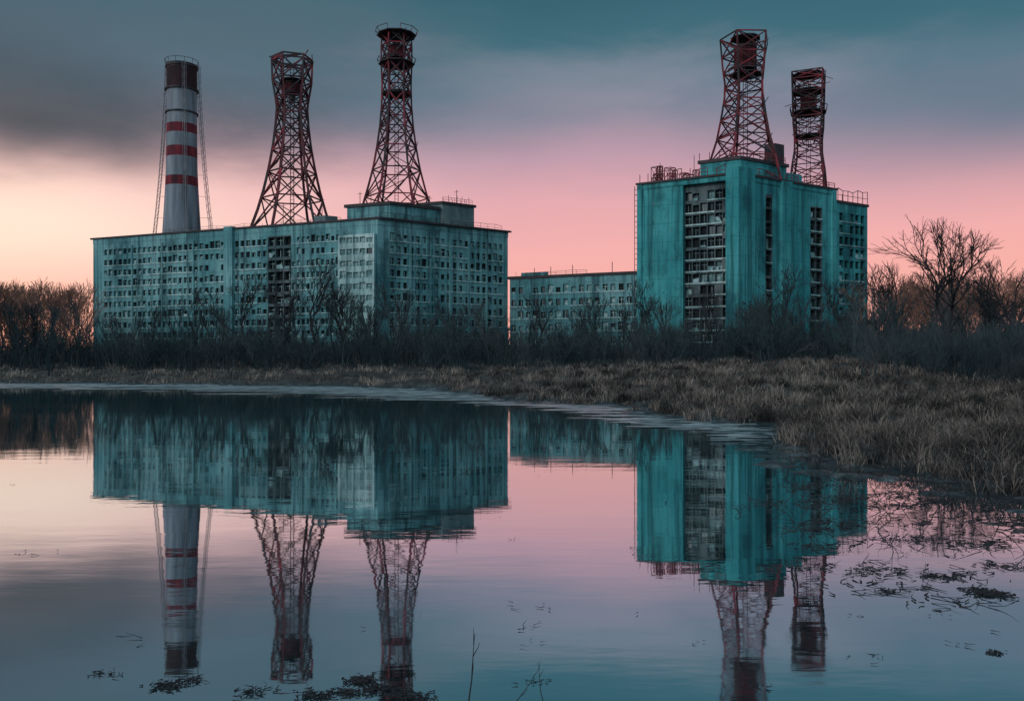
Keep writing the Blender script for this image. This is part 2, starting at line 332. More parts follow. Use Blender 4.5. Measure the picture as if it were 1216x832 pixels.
for dzz in (0,1.0):
    p=PB(k1+.9,-.2+dzz); B.beam((*p,9),(*p,ZB-.5),.07,1)
for i in range(26):
    z=9+i; B.beam((*PB(k1+.9,-.2),z),(*PB(k1+.9,.8),z),.05,1)
    if i%4==0: B.beam((*PB(k1+.9,-.2),z),(*PB(k1,-.1),z),.06,1)
B.obj('roof_railings',[M_red,M_blk],root)

# ---------------------------------------------------------------- LATTICE TOWERS
M_tank=noisemix('tank_steel',[(.3,(.04,.010,.015)),(.7,(.14,.022,.03))],.6)
def lattice_tower(cx,cy,prof,n,levels,w,rot,seed,tank=None,plats=(),redp=.5):
    rr=random.Random(seed); B=MB()
    zs=[p[0] for p in prof];rs=[p[1] for p in prof]
    lv=[zs[0]]; base=sum(rs)/len(rs)
    while lv[-1]<zs[-1]-.8:
        r=np.interp(lv[-1],zs,rs); lv.append(lv[-1]+(zs[-1]-zs[0])/levels*(.3+.75*r/base))
    lv[-1]=zs[-1]
    def pt(i,z,k=1.0):
        r=float(np.interp(z,zs,rs))*k; t=rot+2*math.pi*i/n
        return (cx+r*math.cos(t),cy+r*math.sin(t),z)
    mt=lambda: (0 if rr.random()<redp else (1 if rr.random()<.45 else 2))
    for li in range(len(lv)-1):
        z0,z1=lv[li],lv[li+1]; f=li/len(lv)
        for i in range(n):
            j=(i+1)%n
            zz=np.linspace(z0,z1,4)
            mm=mt()
            for q in range(3): B.beam(pt(i,zz[q]),pt(i,zz[q+1]),w*1.25*(1-.35*f),mm)
            B.beam(pt(i,z1),pt(j,z1),w*.7,mt())
            q=rr.random()
            if q<.85: B.beam(pt(i,z0),pt(j,z1),w*.65,mt())
            if q>.2: B.beam(pt(j,z0),pt(i,z1),w*.65,mt())
            if rr.random()<.35: B.beam(pt(i,z0),pt((i+2)%n,z1),w*.45,mt())
            if rr.random()<.35:
                p=pt(i,z1); B.beam(p,(p[0]+rr.uniform(-1.4,1.4),p[1]+rr.uniform(-1,1),p[2]+rr.uniform(-1,1.8)),w*.4,mt())
            if rr.random()<.45:
                p=pt(i,z1);q2=pt(j,z0); mid=((p[0]+q2[0])/2+rr.uniform(-.8,.8),(p[1]+q2[1])/2,(p[2]+q2[2])/2+rr.uniform(-.9,.9)); B.beam(p,mid,w*.45,mt()); B.beam(mid,q2,w*.45,1)
    s=.4
    for sx,sy in ((-s,0),(s,0)): B.beam((cx+sx,cy+sy,zs[0]),(cx+sx,cy+sy,zs[-1]-1),w*.35,1)
    z=zs[0]
    while z<zs[-1]-1.5: B.beam((cx-s,cy,z),(cx+s,cy,z),w*.2,1); z+=.8
    for (z,rp,rail) in plats:
        m=10; ring=[(cx+rp*math.cos(2*math.pi*i/m),cy+rp*math.sin(2*math.pi*i/m)) for i in range(m)]
        B.poly_prism(ring,z,z+.22,1,1)
        if rail:
            for i in range(m):
                a=ring[i];b=ring[(i+1)%m]; a2=(cx+(a[0]-cx)*1.08,cy+(a[1]-cy)*1.08,z+1.2);b2=(cx+(b[0]-cx)*1.08,cy+(b[1]-cy)*1.08,z+1.2)
                B.beam((*a,z),a2,.08,rr.choice([0,1])); 
                if rr.random()<.8: B.beam(a2,b2,.08,1)
        for i in range(0,m,2): B.beam((*ring[i],z),(cx+.5*(ring[i][0]-cx),cy+.5*(ring[i][1]-cy),z-1.8),.1,1)
    if tank:
        z0,z1,rt=tank; m=14
        rg=lambda r:[(cx+r*math.cos(2*math.pi*i/m),cy+r*math.sin(2*math.pi*i/m)) for i in range(m)]
        B.poly_prism(rg(rt),z0,z1,3,1); B.poly_prism(rg(rt*1.08),z1-.4,z1,1,1); B.poly_prism(rg(rt*1.08),z0,z0+.3,1,1); B.poly_prism(rg(rt*.5),z0-1.5,z0,1,1)
        for i in range(6):
            t=i*1.05; B.beam((cx+rt*1.05*math.cos(t),cy+rt*1.05*math.sin(t),z0),(cx+rt*1.05*math.cos(t),cy+rt*1.05*math.sin(t),z1),.08,2)
    return B.obj('lattice_tower',[M_red,M_blk,M_rust,M_tank])
def tprof(d,pts): return [(Zv(v,d),h/F*d) for v,h in pts]
d=205;lattice_tower(X(347,d),d,[(ZR,9.8)]+tprof(d,[(250,39),(225,32),(200,26.5),(175,22),(150,19),(128,17.5),(112,20),(98,22.5),(70,23.5)]),6,8.5,.30,.3,1,tank=(Zv(112,d),Zv(98,d),1.7),plats=[(Zv(97,d),2.8,False)],redp=.12)
d=200;lattice_tower(X(471,d),d,[(ZR,8.8)]+tprof(d,[(245,40),(225,34),(200,27.5),(175,23),(150,19.5),(125,17.5),(100,17),(76,18),(55,18),(41,17)]),6,10,.25,.1,2,tank=(Zv(70,d),Zv(55,d),1.9),plats=[(Zv(43,d),4.6,True),(Zv(77,d),4.2,True),(Zv(112,d),3.5,False)],redp=.42)
d=162;lattice_tower(X(885,d),d,[(ZB,7.8)]+tprof(d,[(190,41),(165,33),(140,28),(115,24),(98,23.5),(80,26),(45,29)]),5,8.5,.21,.35,3,tank=(Zv(84,d),Zv(56,d),2.0),plats=[(Zv(90,d),3.0,True),(Zv(47,d),2.8,False)],redp=.5)
d=170;lattice_tower(X(960,d),d,[(ZB,4.6)]+tprof(d,[(200,24),(180,20),(165,20),(150,22),(92,24),(88,24)]),4,10,.17,.35,4,tank=(Zv(130,d),Zv(114,d),1.5),plats=[(Zv(163,d),2.8,True),(Zv(135,d),3.4,True),(Zv(110,d),3.3,False),(Zv(90,d),3.0,False)],redp=.45)

# ---------------------------------------------------------------- CHIMNEY
root=empty('striped_chimney')
d=240;cx=X(216,d);cy=d
prof=[(1.0,7.4)]+[(Zv(v,d),h/F*d) for v,h in ((420,29),(330,24),(275,21.5),(250,20),(222,18.5),(200,17.6),(150,17),(110,17),(80,17.3))]
bands=[(Zv(v,d)) for v in (420,330,272,224,222,211,188,176,160,149,134,126,108,83,78)]
m=40; V=[];Fq=[];mi=[]
pz=[p[0] for p in prof];pr=[p[1] for p in prof]
zs=sorted(set([1.0]+bands+[Zv(v,d) for v in range(80,420,8)]))
for z in zs:
    r=float(np.interp(z,pz,pr))
    for i in range(m): t=2*math.pi*i/m; V.append((cx+r*math.cos(t),cy+r*math.sin(t),z))
reds=[(222,211),(188,176),(160,149)]
for k in range(len(zs)-1):
    zm=(zs[k]+zs[k+1])/2; v=HV-(zm-CZ)*F/d; mm=0
    for a,b in reds:
        if b<v<a: mm=1
    if 83<v<108: mm=3
    if v<83: mm=2
    for i in range(m): Fq.append((k*m+i,k*m+(i+1)%m,(k+1)*m+(i+1)%m,(k+1)*m+i)); mi.append(mm)
M_cw=noisemix('chimney_white',[(.3,(.07,.085,.11)),(.5,(.19,.21,.25)),(.75,(.31,.33,.37))],.6,(1,1,.10))
M_cr=noisemix('chimney_red',[(.3,(.05,.012,.018)),(.55,(.17,.02,.033)),(.75,(.23,.032,.042))],.6,(1,1,.2))
M_cd=noisemix('chimney_sooty_red',[(.3,(.015,.010,.014)),(.6,(.045,.015,.020)),(.8,(.09,.022,.028))],.5,(1,1,.2))
o=np_mesh('shaft',V,Fq,[M_cw,M_cr,M_blk,M_cd],mi,smooth=True); o.parent=root
B=MB(); zt=Zv(78,d)
rg=lambda r:[(cx+r*math.cos(2*math.pi*i/32),cy+r*math.sin(2*math.pi*i/32)) for i in range(32)]
B.poly_prism(rg(4.35),zt-.9,zt-.1,0); B.poly_prism(rg(3.6),zt-.1,zt+.1,0)
B.poly_prism(rg(4.5),Zv(109,d),Zv(107,d),0);B.poly_prism(rg(4.4),Zv(136,d),Zv(134.5,d),0)
for i in range(12):
    t=i*math.pi/6; t2=t+math.pi/6
    a=(cx+4.5*math.cos(t),cy+4.5*math.sin(t));b2=(cx+4.5*math.cos(t2),cy+4.5*math.sin(t2))
    B.beam((*a,zt),(*a,zt+1.2),.07,0);B.beam((*a,zt+1.2),(*b2,zt+1.2),.07,0)
B.obj('rim',[M_blk],root)
B=MB()
def leg(t):
    def c(z):
        v=HV-(z-CZ)*F/d; r=float(np.interp(v,[75,110,160,210,250,275,420],[19,20,23,27,31,34,44]))/F*d
        return (cx+r*math.cos(t),cy+r*math.sin(t),z)
    z=2.0; s=.5
    while z<zt:
        z2=min(z+1.9,zt+.01)
        p,q=c(z),c(z2)
        for sx in (-s,s):
            B.beam((p[0]+sx*-math.sin(t),p[1]+sx*math.cos(t),p[2]),(q[0]+sx*-math.sin(t),q[1]+sx*math.cos(t),q[2]),.07,0)
            B.beam((p[0]+sx*math.cos(t),p[1]+sx*math.sin(t),p[2]),(q[0]+sx*math.cos(t),q[1]+sx*math.sin(t),q[2]),.07,0)
        B.beam((p[0]+s*math.cos(t),p[1]+s*math.sin(t),p[2]),(q[0]-s*math.cos(t),q[1]-s*math.sin(t),q[2]),.05,0)
        B.beam((q[0]+s*math.cos(t),q[1]+s*math.sin(t),q[2]),(q[0]-s*math.cos(t),q[1]-s*math.sin(t),q[2]),.05,0)
        z=z2
    return c
cs=[leg(t) for t in (.12,math.pi/2,math.pi-.12,-math.pi/2+.5)]
z=6
while z<zt:
    for i in (0,2):
        p=cs[i](z); rad=float(np.interp(z,pz,pr)); t=(.12,0,math.pi-.12,0)[i]
        B.beam(p,(cx+rad*math.cos(t),cy+rad*math.sin(t),z),.05,0)
    z+=6
B.obj('scaffold_legs',[noisemix('galvanised',[(.3,(.10,.11,.13)),(.7,(.28,.25,.27))],.5)],root)

# ---------------------------------------------------------------- TERRAIN
pond=np.array([(-110,60),(-95,86),(-70,86),(-50,84),(-27,77.5),(-11,72),(-5.5,63),(.6,50.5),(5.3,41),(8.2,30),(7.6,23),(7.6,18.5),(8.9,14),(11,8),(11,0),(7,-5),(-6,-7),(-40,-10),(-90,8)],dtype=float)
def sdist(x,y):
    x=np.asarray(x,float);y=np.asarray(y,float); dm=np.full(x.shape,1e9); ins=np.zeros(x.shape,bool); n=len(pond)
    for i in range(n):
        a=pond[i];b=pond[(i+1)%n]; e=b-a; t=np.clip(((x-a[0])*e[0]+(y-a[1])*e[1])/(e@e),0,1)
        dm=np.minimum(dm,np.hypot(x-a[0]-t*e[0],y-a[1]-t*e[1]))
        c=((a[1]>y)!=(b[1]>y))&(x<(b[0]-a[0])*(y-a[1])/(b[1]-a[1]+1e-12)+a[0]); ins^=c
    return np.where(ins,-dm,dm)
PH=NR.rand(90,3)
def fbm(x,y,base=.05,octv=7,seed=0,gain=.55):
    s=np.zeros_like(x,dtype=float);amp=1;f=base;tot=0
    for o in range(octv):
        for k in range(3):
            ph=PH[(o*3+k+seed*7)%90]; an=ph[0]*6.283; s+=amp/3*np.sin((x*math.cos(an)+y*math.sin(an))*f*6.283*(1+.3*ph[1])+ph[2]*6.283+1.7*np.sin((x*math.sin(an)-y*math.cos(an))*f*3.1+ph[1]*9))
        tot+=amp;amp*=gain;f*=2.03
    return s/tot*2
def edge(x,y):
    dist=np.hypot(x,y)
    return sdist(x,y)+fbm(x,y,.07,7,1,.62)*np.clip(dist*.05,.7,3.2)
def ground(x,y):
    s=edge(x,y); dist=np.hypot(x,y)
    land=np.clip(s,0,None); rise=.035*np.minimum(land,5)+2.4*(1-np.exp(-np.clip(land-2.0,0,None)/28))
    h=np.where(s<0,np.maximum(s*.028,-.7),rise)
    bump=fbm(x,y,.11,6,3)*.34*np.clip((land-1)/5,0,1)+fbm(x,y,.45,5,5)*np.where(dist<130,.065,0)
    return h+bump*np.clip(1.4-dist/400,0,1)
def axis(lo,a,b,hi,step):
    c=list(np.arange(a,b,step)); s=step;v=c[-1]
    while v<hi: s*=1.09; v+=s; c.append(v)
    s=step;v=a;pre=[]
    while v>lo: s*=1.09; v-=s; pre.append(v)
    return np.array(pre[::-1]+c)
xs=axis(-2500,-45,32,2500,.22); ys=axis(-600,8,92,3500,.22)
XX,YY=np.meshgrid(xs,ys); ZZ=ground(XX,YY)
V=np.stack([XX,YY,ZZ],-1).reshape(-1,3); nx=len(xs);ny=len(ys)
ii=(np.arange(ny-1)[:,None]*nx+np.arange(nx-1)[None,:]).ravel()
Fq=np.stack([ii,ii+1,ii+nx+1,ii+nx],1)
M_ground,nt,b=newmat('mud_and_dead_grass'); L=nt.links
g=nt.nodes.new('ShaderNodeNewGeometry'); n1_=nt.nodes.new('ShaderNodeTexNoise'); n1_.inputs['Scale'].default_value=.7; n1_.inputs['Detail'].default_value=12; n1_.inputs['Roughness'].default_value=.7
L.new(g.outputs['Position'],n1_.inputs['Vector']); r=ramp(nt,[(.32,(.014,.016,.018)),(.5,(.044,.039,.038)),(.68,(.10,.085,.078))]); L.new(n1_.outputs[0],r.inputs[0])
sp=nt.nodes.new('ShaderNodeSeparateXYZ'); L.new(g.outputs['Position'],sp.inputs[0])
mr=nt.nodes.new('ShaderNodeMapRange'); L.new(sp.outputs[2],mr.inputs[0]); mr.inputs[1].default_value=.05; mr.inputs[2].default_value=.30
n3_=nt.nodes.new('ShaderNodeTexNoise'); n3_.inputs['Scale'].default_value=1.2; n3_.inputs['Detail'].default_value=10; n3_.inputs['Roughness'].default_value=.75; L.new(g.outputs['Position'],n3_.inputs['Vector'])
rm=ramp(nt,[(.35,(.008,.011,.014)),(.5,(.03,.034,.038)),(.60,(.12,.125,.13)),(.7,(.28,.29,.30))]); L.new(n3_.outputs[0],rm.inputs[0])
mx=nt.nodes.new('ShaderNodeMix'); mx.data_type='RGBA'; L.new(mr.outputs[0],mx.inputs[0]); L.new(rm.outputs[0],mx.inputs[6]); L.new(r.outputs[0],mx.inputs[7]); L.new(mx.outputs[2],b.inputs['Base Color'])
mr2=nt.nodes.new('ShaderNodeMapRange'); L.new(sp.outputs[2],mr2.inputs[0]); mr2.inputs[1].default_value=.03; mr2.inputs[2].default_value=.2; mr2.inputs[3].default_value=.3; mr2.inputs[4].default_value=.95; L.new(mr2.outputs[0],b.inputs['Roughness'])
bp=nt.nodes.new('ShaderNodeBump'); bp.inputs['Strength'].default_value=.8; bp.inputs['Distance'].default_value=.12; n2_=nt.nodes.new('ShaderNodeTexNoise'); n2_.inputs['Scale'].default_value=5; n2_.inputs['Detail'].default_value=8; L.new(g.outputs['Position'],n2_.inputs['Vector']); L.new(n2_.outputs[0],bp.inputs['Height']); L.new(bp.outputs[0],b.inputs['Normal'])
np_mesh('ground',V,Fq,[M_ground],smooth=True)

# water
M_water,nt,b=newmat('still_water'); L=nt.links
out=nt.nodes['Material Output']; gl=nt.nodes.new('ShaderNodeBsdfGlossy'); gl.inputs['Color'].default_value=(.80,.87,.90,1)
g=nt.nodes.new('ShaderNodeNewGeometry')
mp=nt.nodes.new('ShaderNodeMapping'); mp.inputs['Scale'].default_value=(.3,1,1); L.new(g.outputs['Position'],mp.inputs[0])
na=nt.nodes.new('ShaderNodeTexNoise'); na.inputs['Scale'].default_value=.22; na.inputs['Detail'].default_value=6; L.new(mp.outputs[0],na.inputs['Vector'])
mr=nt.nodes.new('ShaderNodeMapRange'); L.new(na.outputs[0],mr.inputs[0]); mr.inputs[1].default_value=.44;mr.inputs[2].default_value=.68;mr.inputs[3].default_value=.012;mr.inputs[4].default_value=.06; L.new(mr.outputs[0],gl.inputs['Roughness'])
nb=nt.nodes.new('ShaderNodeTexNoise'); nb.inputs['Scale'].default_value=1.6; nb.inputs['Detail'].default_value=4; L.new(mp.outputs[0],nb.inputs['Vector'])
bp=nt.nodes.new('ShaderNodeBump'); bp.inputs['Strength'].default_value=.08; bp.inputs['Distance'].default_value=.03; L.new(nb.outputs[0],bp.inputs['Height']); L.new(bp.outputs[0],gl.inputs['Normal'])
df=nt.nodes.new('ShaderNodeBsdfDiffuse'); df.inputs['Color'].default_value=(.03,.075,.085,1)
ms=nt.nodes.new('ShaderNodeMixShader'); ms.inputs[0].default_value=.87; L.new(df.outputs[0],ms.inputs[1]); L.new(gl.outputs[0],ms.inputs[2]); L.new(ms.outputs[0],out.inputs['Surface'])
np_mesh('pond_water',[(-130,-30,0),(60,-30,0),(60,120,0),(-130,120,0)],[(0,1,2,3)],[M_water])

M_ice=noisemix('thin_ice',[(.35,(.14,.17,.19)),(.6,(.45,.49,.52))],1.2,(1,1,1),.35)
V=[];Fq=[]
rr=random.Random(5)
for _ in range(2400):
    i=rr.choice([1,1,2,2,2,3,3,3,3,4,4,4,5,5,6,7,8,9]); t=rr.random(); a=pond[i];b=pond[(i+1)]; p=a+(b-a)*t
    dist=np.hypot(*p); c=p+np.array([rr.gauss(0,.02)*dist,-abs(rr.gauss(0,.10))*dist+.02*dist])
    ez=float(edge(np.array([c[0]]),np.array([c[1]]))[0])
    if ez>-.1 or ez<-(14 if (dist>60 and rr.random()<.35) else (6.5 if dist>60 else 3)): continue
    L0=rr.uniform(.12,1)**2.4*dist*.05+.05; W0=L0*rr.uniform(.12,.35); k=18; i0=len(V)
    q=1
    for j in range(k):
        th=2*math.pi*j/k; q=.6*q+.4*rr.uniform(.3,1.5); V.append((c[0]+math.cos(th)*L0*q,c[1]+math.sin(th)*W0*q,.006+.00001*_))
    Fq.append(tuple(range(i0,i0+k)))
np_mesh('ice_patches',V,Fq,[M_ice])

# ---------------------------------------------------------------- GRASS
def blades(px,py,h,wd,lean,tone):
    n=len(px); z=ground(px,py)-.03; az=NR.rand(n)*6.283; ld=NR.rand(n)*6.283
    lx=np.cos(ld)*lean*h; ly=np.sin(ld)*lean*h; wx=np.cos(az)*wd/2; wy=np.sin(az)*wd/2
    V=np.zeros((n,5,3))
    V[:,0]=np.stack([px-wx,py-wy,z],1);V[:,1]=np.stack([px+wx,py+wy,z],1)
    mxx,my=px+lx*.3,py+ly*.3; hz=np.sqrt(np.clip(1-lean**2*.5,.1,1))
    V[:,2]=np.stack([mxx+wx*.7,my+wy*.7,z+h*.6*hz],1);V[:,3]=np.stack([mxx-wx*.7,my-wy*.7,z+h*.6*hz],1)
    V[:,4]=np.stack([px+lx,py+ly,z+h*hz*(1-.25*lean)],1)
    b=(np.arange(n)*5)[:,None]
    T=np.concatenate([b+np.array([[0,1,2]]),b+np.array([[0,2,3]]),b+np.array([[3,2,4]])],0)
    return V.reshape(-1,3),T,np.repeat(tone,5)
def scatter(n,dmin,dmax,umin=-80,umax=1300,pw=1.0):
    k=NR.rand(n); dd=dmin*(dmax/dmin)**(k**pw); u=NR.uniform(umin,umax,n); return (u-608)/F*dd,dd
px,py=scatter(540000,11,120)
ex=edge(px,py); clump=fbm(px,py,.35,5,2); big=fbm(px,py,.06,5,4); mid=fbm(px,py,.16,5,8)
gz=ground(px,py)
keep=(gz>.05)&(ex>.3)&(NR.rand(len(px))<np.clip(.42+clump*.7+mid*1.1,.03,1)*np.clip((ex-.2)/4,.08,1))
px,py,clump,big,ex,mid=px[keep],py[keep],clump[keep],big[keep],ex[keep],mid[keep]
dist=np.hypot(px,py)
h=(.16+.22*np.clip(clump+.3,0,1.3)+.3*np.clip(mid,0,1)+NR.rand(len(px))*.18)*np.clip(.45+ex/6,.4,1.0)*(1+.5*np.clip(big,0,1))
wd=.005+.0006*dist*NR.uniform(.6,1.4,len(px)); lean=NR.uniform(.2,1.15,len(px))
tone=np.clip(.42+.25*clump+.42*mid+.35*big+NR.normal(0,.2,len(px)),0,1)
V,T,tn=blades(px,py,h,wd,lean,tone)
np_mesh('dry_grass',V,T,[M_grass],tone=tn)
px2=[];py2=[];h2=[];t2=[]
for _ in range(1700):
    a,b_=scatter(1,12,85,500,1300); a=a[0];b_=b_[0]
    s=edge(np.array([a]),np.array([b_]))[0]
    if s<.5: continue
    n=90; rad=NR.uniform(.2,.8); q=NR.normal(0,rad*.5,(n,2)); px2.append(a+q[:,0]);py2.append(b_+q[:,1]); hh=NR.uniform(.35,1.15); h2.append(hh*NR.uniform(.5,1.1,n)*np.exp(-(q**2).sum(1)/rad**2*.4)); t2.append(np.full(n,NR.uniform(.0,.9))+NR.normal(0,.15,n))
px2=np.concatenate(px2);py2=np.concatenate(py2);h2=np.concatenate(h2);t2=np.clip(np.concatenate(t2),0,1)
ok=ground(px2,py2)>.03; px2,py2,h2,t2=px2[ok],py2[ok],h2[ok],t2[ok]
V,T,tn=blades(px2,py2,h2,.006+.0006*np.hypot(px2,py2),NR.uniform(.3,1.2,len(px2)),t2)
np_mesh('grass_tussocks',V,T,[M_grass],tone=tn)
n=90000
px,py=scatter(n,84,150,-120,1340)
mk=(sdist(px,py)>14)&(py>84)&(NR.rand(n)<np.clip(.6+fbm(px,py,.09,5,9),.1,1)); px,py=px[mk],py[mk]
hh=(.7+2.0*np.clip(.45+fbm(px,py,.07,5,6),0,1.3)+1.8*NR.rand(len(px))**2)*np.clip((py-80)/25,.3,1)
V,T,tn=blades(px,py,hh,.015+.0004*py,NR.uniform(.05,.45,len(px)),np.clip(.45+.35*fbm(px,py,.1,3,2)+NR.normal(0,.25,len(px)),0,1))
np_mesh('undergrowth',V,T,[M_under],tone=tn)
px,py=scatter(50000,38,90,1000,1340); mk=(sdist(px,py)>15)&(px>X(1020,1)*py+ (90-py)*.12); px,py=px[mk],py[mk]
hh=(.6+1.8*np.clip(.5+fbm(px,py,.12,5,6),0,1.3))*np.clip((px-14)/14,.2,1)
V,T,tn=blades(px,py,hh,.010+.00035*py,NR.uniform(.05,.6,len(px)),np.clip(.45+.3*fbm(px,py,.15,3,2)+NR.normal(0,.25,len(px)),0,1))
np_mesh('bramble_undergrowth',V,T,[M_under],tone=tn)

# ---------------------------------------------------------------- TREES (bare, forking)
def fork(rr,p,d,L,r,lev,out,up,ang,rmin,nseg=3,side=2,nf=(2,2,3)):
    pts=[]
    for i in range(nseg):
        d=(d+Vector((rr.gauss(0,.13),rr.gauss(0,.13),rr.gauss(0,.08)+up*.22))).normalized()
        q=p+d*(L/nseg); f0=1-i/nseg*.3; f1=1-(i+1)/nseg*.3
        out.append((*p,max(rmin,r*f0),*q,max(rmin,r*f1))); pts.append((p,q,d.copy())); p=q
    def tilt(dd,a):
        ax=dd.orthogonal().normalized(); az=rr.uniform(0,6.283); s=ax*math.cos(az)+dd.cross(ax)*math.sin(az)
        return (dd*math.cos(a)+s*math.sin(a)).normalized()
    if lev<=0: return
    for k in range(rr.choice(nf)):
        fork(rr,p,tilt(d,ang*rr.uniform(.5,1.25)),L*rr.uniform(.68,.92),r*rr.uniform(.55,.72),lev-1,out,up,ang,rmin,nseg,side,nf)
    for k in range(side):
        a,b,dd=rr.choice(pts[1:]); q=a.lerp(b,rr.random())
        fork(rr,q,tilt(dd,ang*rr.uniform(1.2,2.0)),L*rr.uniform(.35,.6),r*.4,min(lev-2,2) if lev>=2 else 0,out,up,ang,rmin,max(2,nseg-1),side if lev>3 else 0,nf)
def tree_segs(seed,h,lev=6,rad=.018,rmin=.01,ang=.5,up=.2,stems=1,first=.24,nseg=3,side=2,nf=(2,2,3),sp=.32):
    rr=random.Random(seed); out=[]
    for s in range(stems):
        k=0 if stems==1 else sp
        d=Vector((rr.gauss(0,.04+k),rr.gauss(0,.04+k),1)).normalized(); hh=h*(1 if stems==1 else rr.uniform(.5,1))
        fork(rr,Vector((rr.gauss(0,k),rr.gauss(0,k),-.2)),d,hh*first,hh*rad,lev,out,up,ang,rmin,nseg,side,nf)
    S=np.array(out); k=h/max(.1,S[:,6].max()); S[:,[0,1,2,4,5,6]]*=k
    return S
def place(S,x,y,s,rot,z=None,rs=1.0):
    T=S.copy(); c,si=math.cos(rot),math.sin(rot)
    if z is None: z=float(ground(np.array([x]),np.array([y]))[0])-.1
    for o in (0,4):
        a=S[:,o]*c-S[:,o+1]*si; b=S[:,o]*si+S[:,o+1]*c
        T[:,o]=a*s+x; T[:,o+1]=b*s+y; T[:,o+2]=S[:,o+2]*s+z; T[:,o+3]=S[:,o+3]*s*rs
    return T
def bare_tree(x,y,h,seed,lev=6,rmin=.014,mat=M_bark,tries=3,**k):
    best=None
    for t in range(tries):
        S=tree_segs(seed+t*101,h,lev,rmin=rmin,**k)
        sc_=(abs(S[:,4].mean())+abs(S[:,5].mean()))/h - .25*min(S[:,4].std()/h,.3)
        if best is None or sc_<best[0]: best=(sc_,S)
    V,Q=tubes(place(best[1],x,y,1,0),4); return np_mesh('bare_tree',V,Q,[mat])
d=72; bare_tree(X(1128,d),d,Zv(248,d)-1.8,21,lev=6,rmin=.013,ang=.44,rad=.018,up=.12,side=4,nf=(2,3,3),tries=12,first=.27)
for (u,v,d,s) in ((1206,298,66,22),(1180,338,78,23),(1052,312,130,24),(378,298,125,25),(282,322,128,26),(930,312,112,27),(845,345,120,28),(640,346,120,29),(560,350,118,30),(470,330,124,31),(232,340,126,32),(705,345,116,33),(772,335,115,34),(345,325,122,36),(1008,325,118,35),(410,335,118,37),(900,350,110,38),(1150,360,90,39),(40,352,110,40)):
    bare_tree(X(u,d),d,Zv(v,d)-2.0,s,lev=6 if v<340 else 5,rmin=.009+.00010*d,ang=.36+.15*random.Random(s).random(),up=.3,rad=.02)
TS=[tree_segs(100+i,4.0,3,.010,.010,.38,.35,stems=7,first=.34,nseg=2,side=2,nf=(2,3),sp=.3) for i in range(7)]
TP=[tree_segs(300+i,6.0,4,.012,.012,.30,.4,stems=1,first=.3,nseg=2,side=2,nf=(2,3)) for i in range(6)]
TT=[tree_segs(200+i,10,5,.014,.022,.34,.3,nseg=2,nf=(2,3,3)) for i in range(5)]
parts=[];rr=random.Random(3)
for _ in range(400):
    d=rr.uniform(88,140); u=rr.uniform(-100,1330); s=rr.uniform(.5,1.35)
    if sdist(np.array([X(u,d)]),np.array([d]))[0]<14: continue
    if 900<u or u<60: s*=1.2
    parts.append(place(rr.choice(TS),X(u,d),d,s,rr.uniform(0,6.28),rs=1.3))
for _ in range(230):
    d=rr.uniform(92,140); u=rr.uniform(-60,1300); s=rr.uniform(.7,1.5)
    parts.append(place(rr.choice(TP),X(u,d),d,s,rr.uniform(0,6.28),rs=1.35))
for _ in range(130):
    u=rr.uniform(1030,1330); d=rr.uniform(45,90); s=rr.uniform(.4,.95)
    if sdist(np.array([X(u,d)]),np.array([d]))[0]<17: continue
    parts.append(place(rr.choice(TS),X(u,d),d,s,rr.uniform(0,6.28),rs=1.0))
V,Q=tubes(np.concatenate(parts),3); np_mesh('shrub_thicket',V,Q,[M_twig]); print('shrub quads',len(Q))
parts=[]
for _ in range(75):
    u=rr.uniform(-140,104); d=rr.uniform(165,230); hh=(Zv(rr.uniform(330,360),d)-2)/10
    parts.append(place(rr.choice(TT),X(u,d),d,hh,rr.uniform(0,6.28),rs=.9))
for _ in range(80):
    u=rr.uniform(1036,1360); d=rr.uniform(150,230); hh=(Zv(rr.uniform(322,356),d)-2)/10
    parts.append(place(rr.choice(TT),X(u,d),d,hh,rr.uniform(0,6.28),rs=.9))
V,Q=tubes(np.concatenate(parts),3); np_mesh('distant_trees',V,Q,[M_barkw])
parts=[]
for _ in range(200):
    x=rr.uniform(-420,420); y=rr.uniform(260,400)
    parts.append(place(rr.choice(TT)[::3],x,y,rr.uniform(.9,1.3),rr.uniform(0,6.28),rs=2.5))
V,Q=tubes(np.concatenate(parts),3); np_mesh('background_woodland',V,Q,[M_twig])

# ---------------------------------------------------------------- NEAR SHORE DEBRIS
def twigs(cx,cy,n,rad,rr,z=.0,flat=True,r=.008):
    out=[]
    for _ in range(n):
        x=cx+rr.gauss(0,rad);y=cy+rr.gauss(0,rad*.6); a=rr.uniform(0,6.28); L=rr.uniform(.08,.5)*rad; p=Vector((x,y,z+rr.uniform(0,.02)))
        dirv=Vector((math.cos(a),math.sin(a),rr.uniform(-.02,.12) if flat else rr.uniform(.3,1.4))); rk=r*rr.uniform(.5,1.3)
        for k in range(4):
            q=p+dirv*L/2; out.append((*p,rk*(1-.2*k),*q,rk*(.8-.2*k))); p=q; dirv=(dirv+Vector((rr.gauss(0,.3),rr.gauss(0,.3),rr.gauss(0,.1)-(0 if flat else .12)))).normalized()
    return out
def wp(u,v): d=CZ*F/(v-HV); return X(u,d),d
rr=random.Random(11)
def mass(name,spots,mat=M_bark):
    S=[]
    for (u,v,n,rad,flat,r) in spots:
        x,y=wp(u,v); S+=twigs(x,y,n,rad,rr,0,flat,r)
    V,Q=tubes(np.array(S),4); return np_mesh(name,V,Q,[mat])
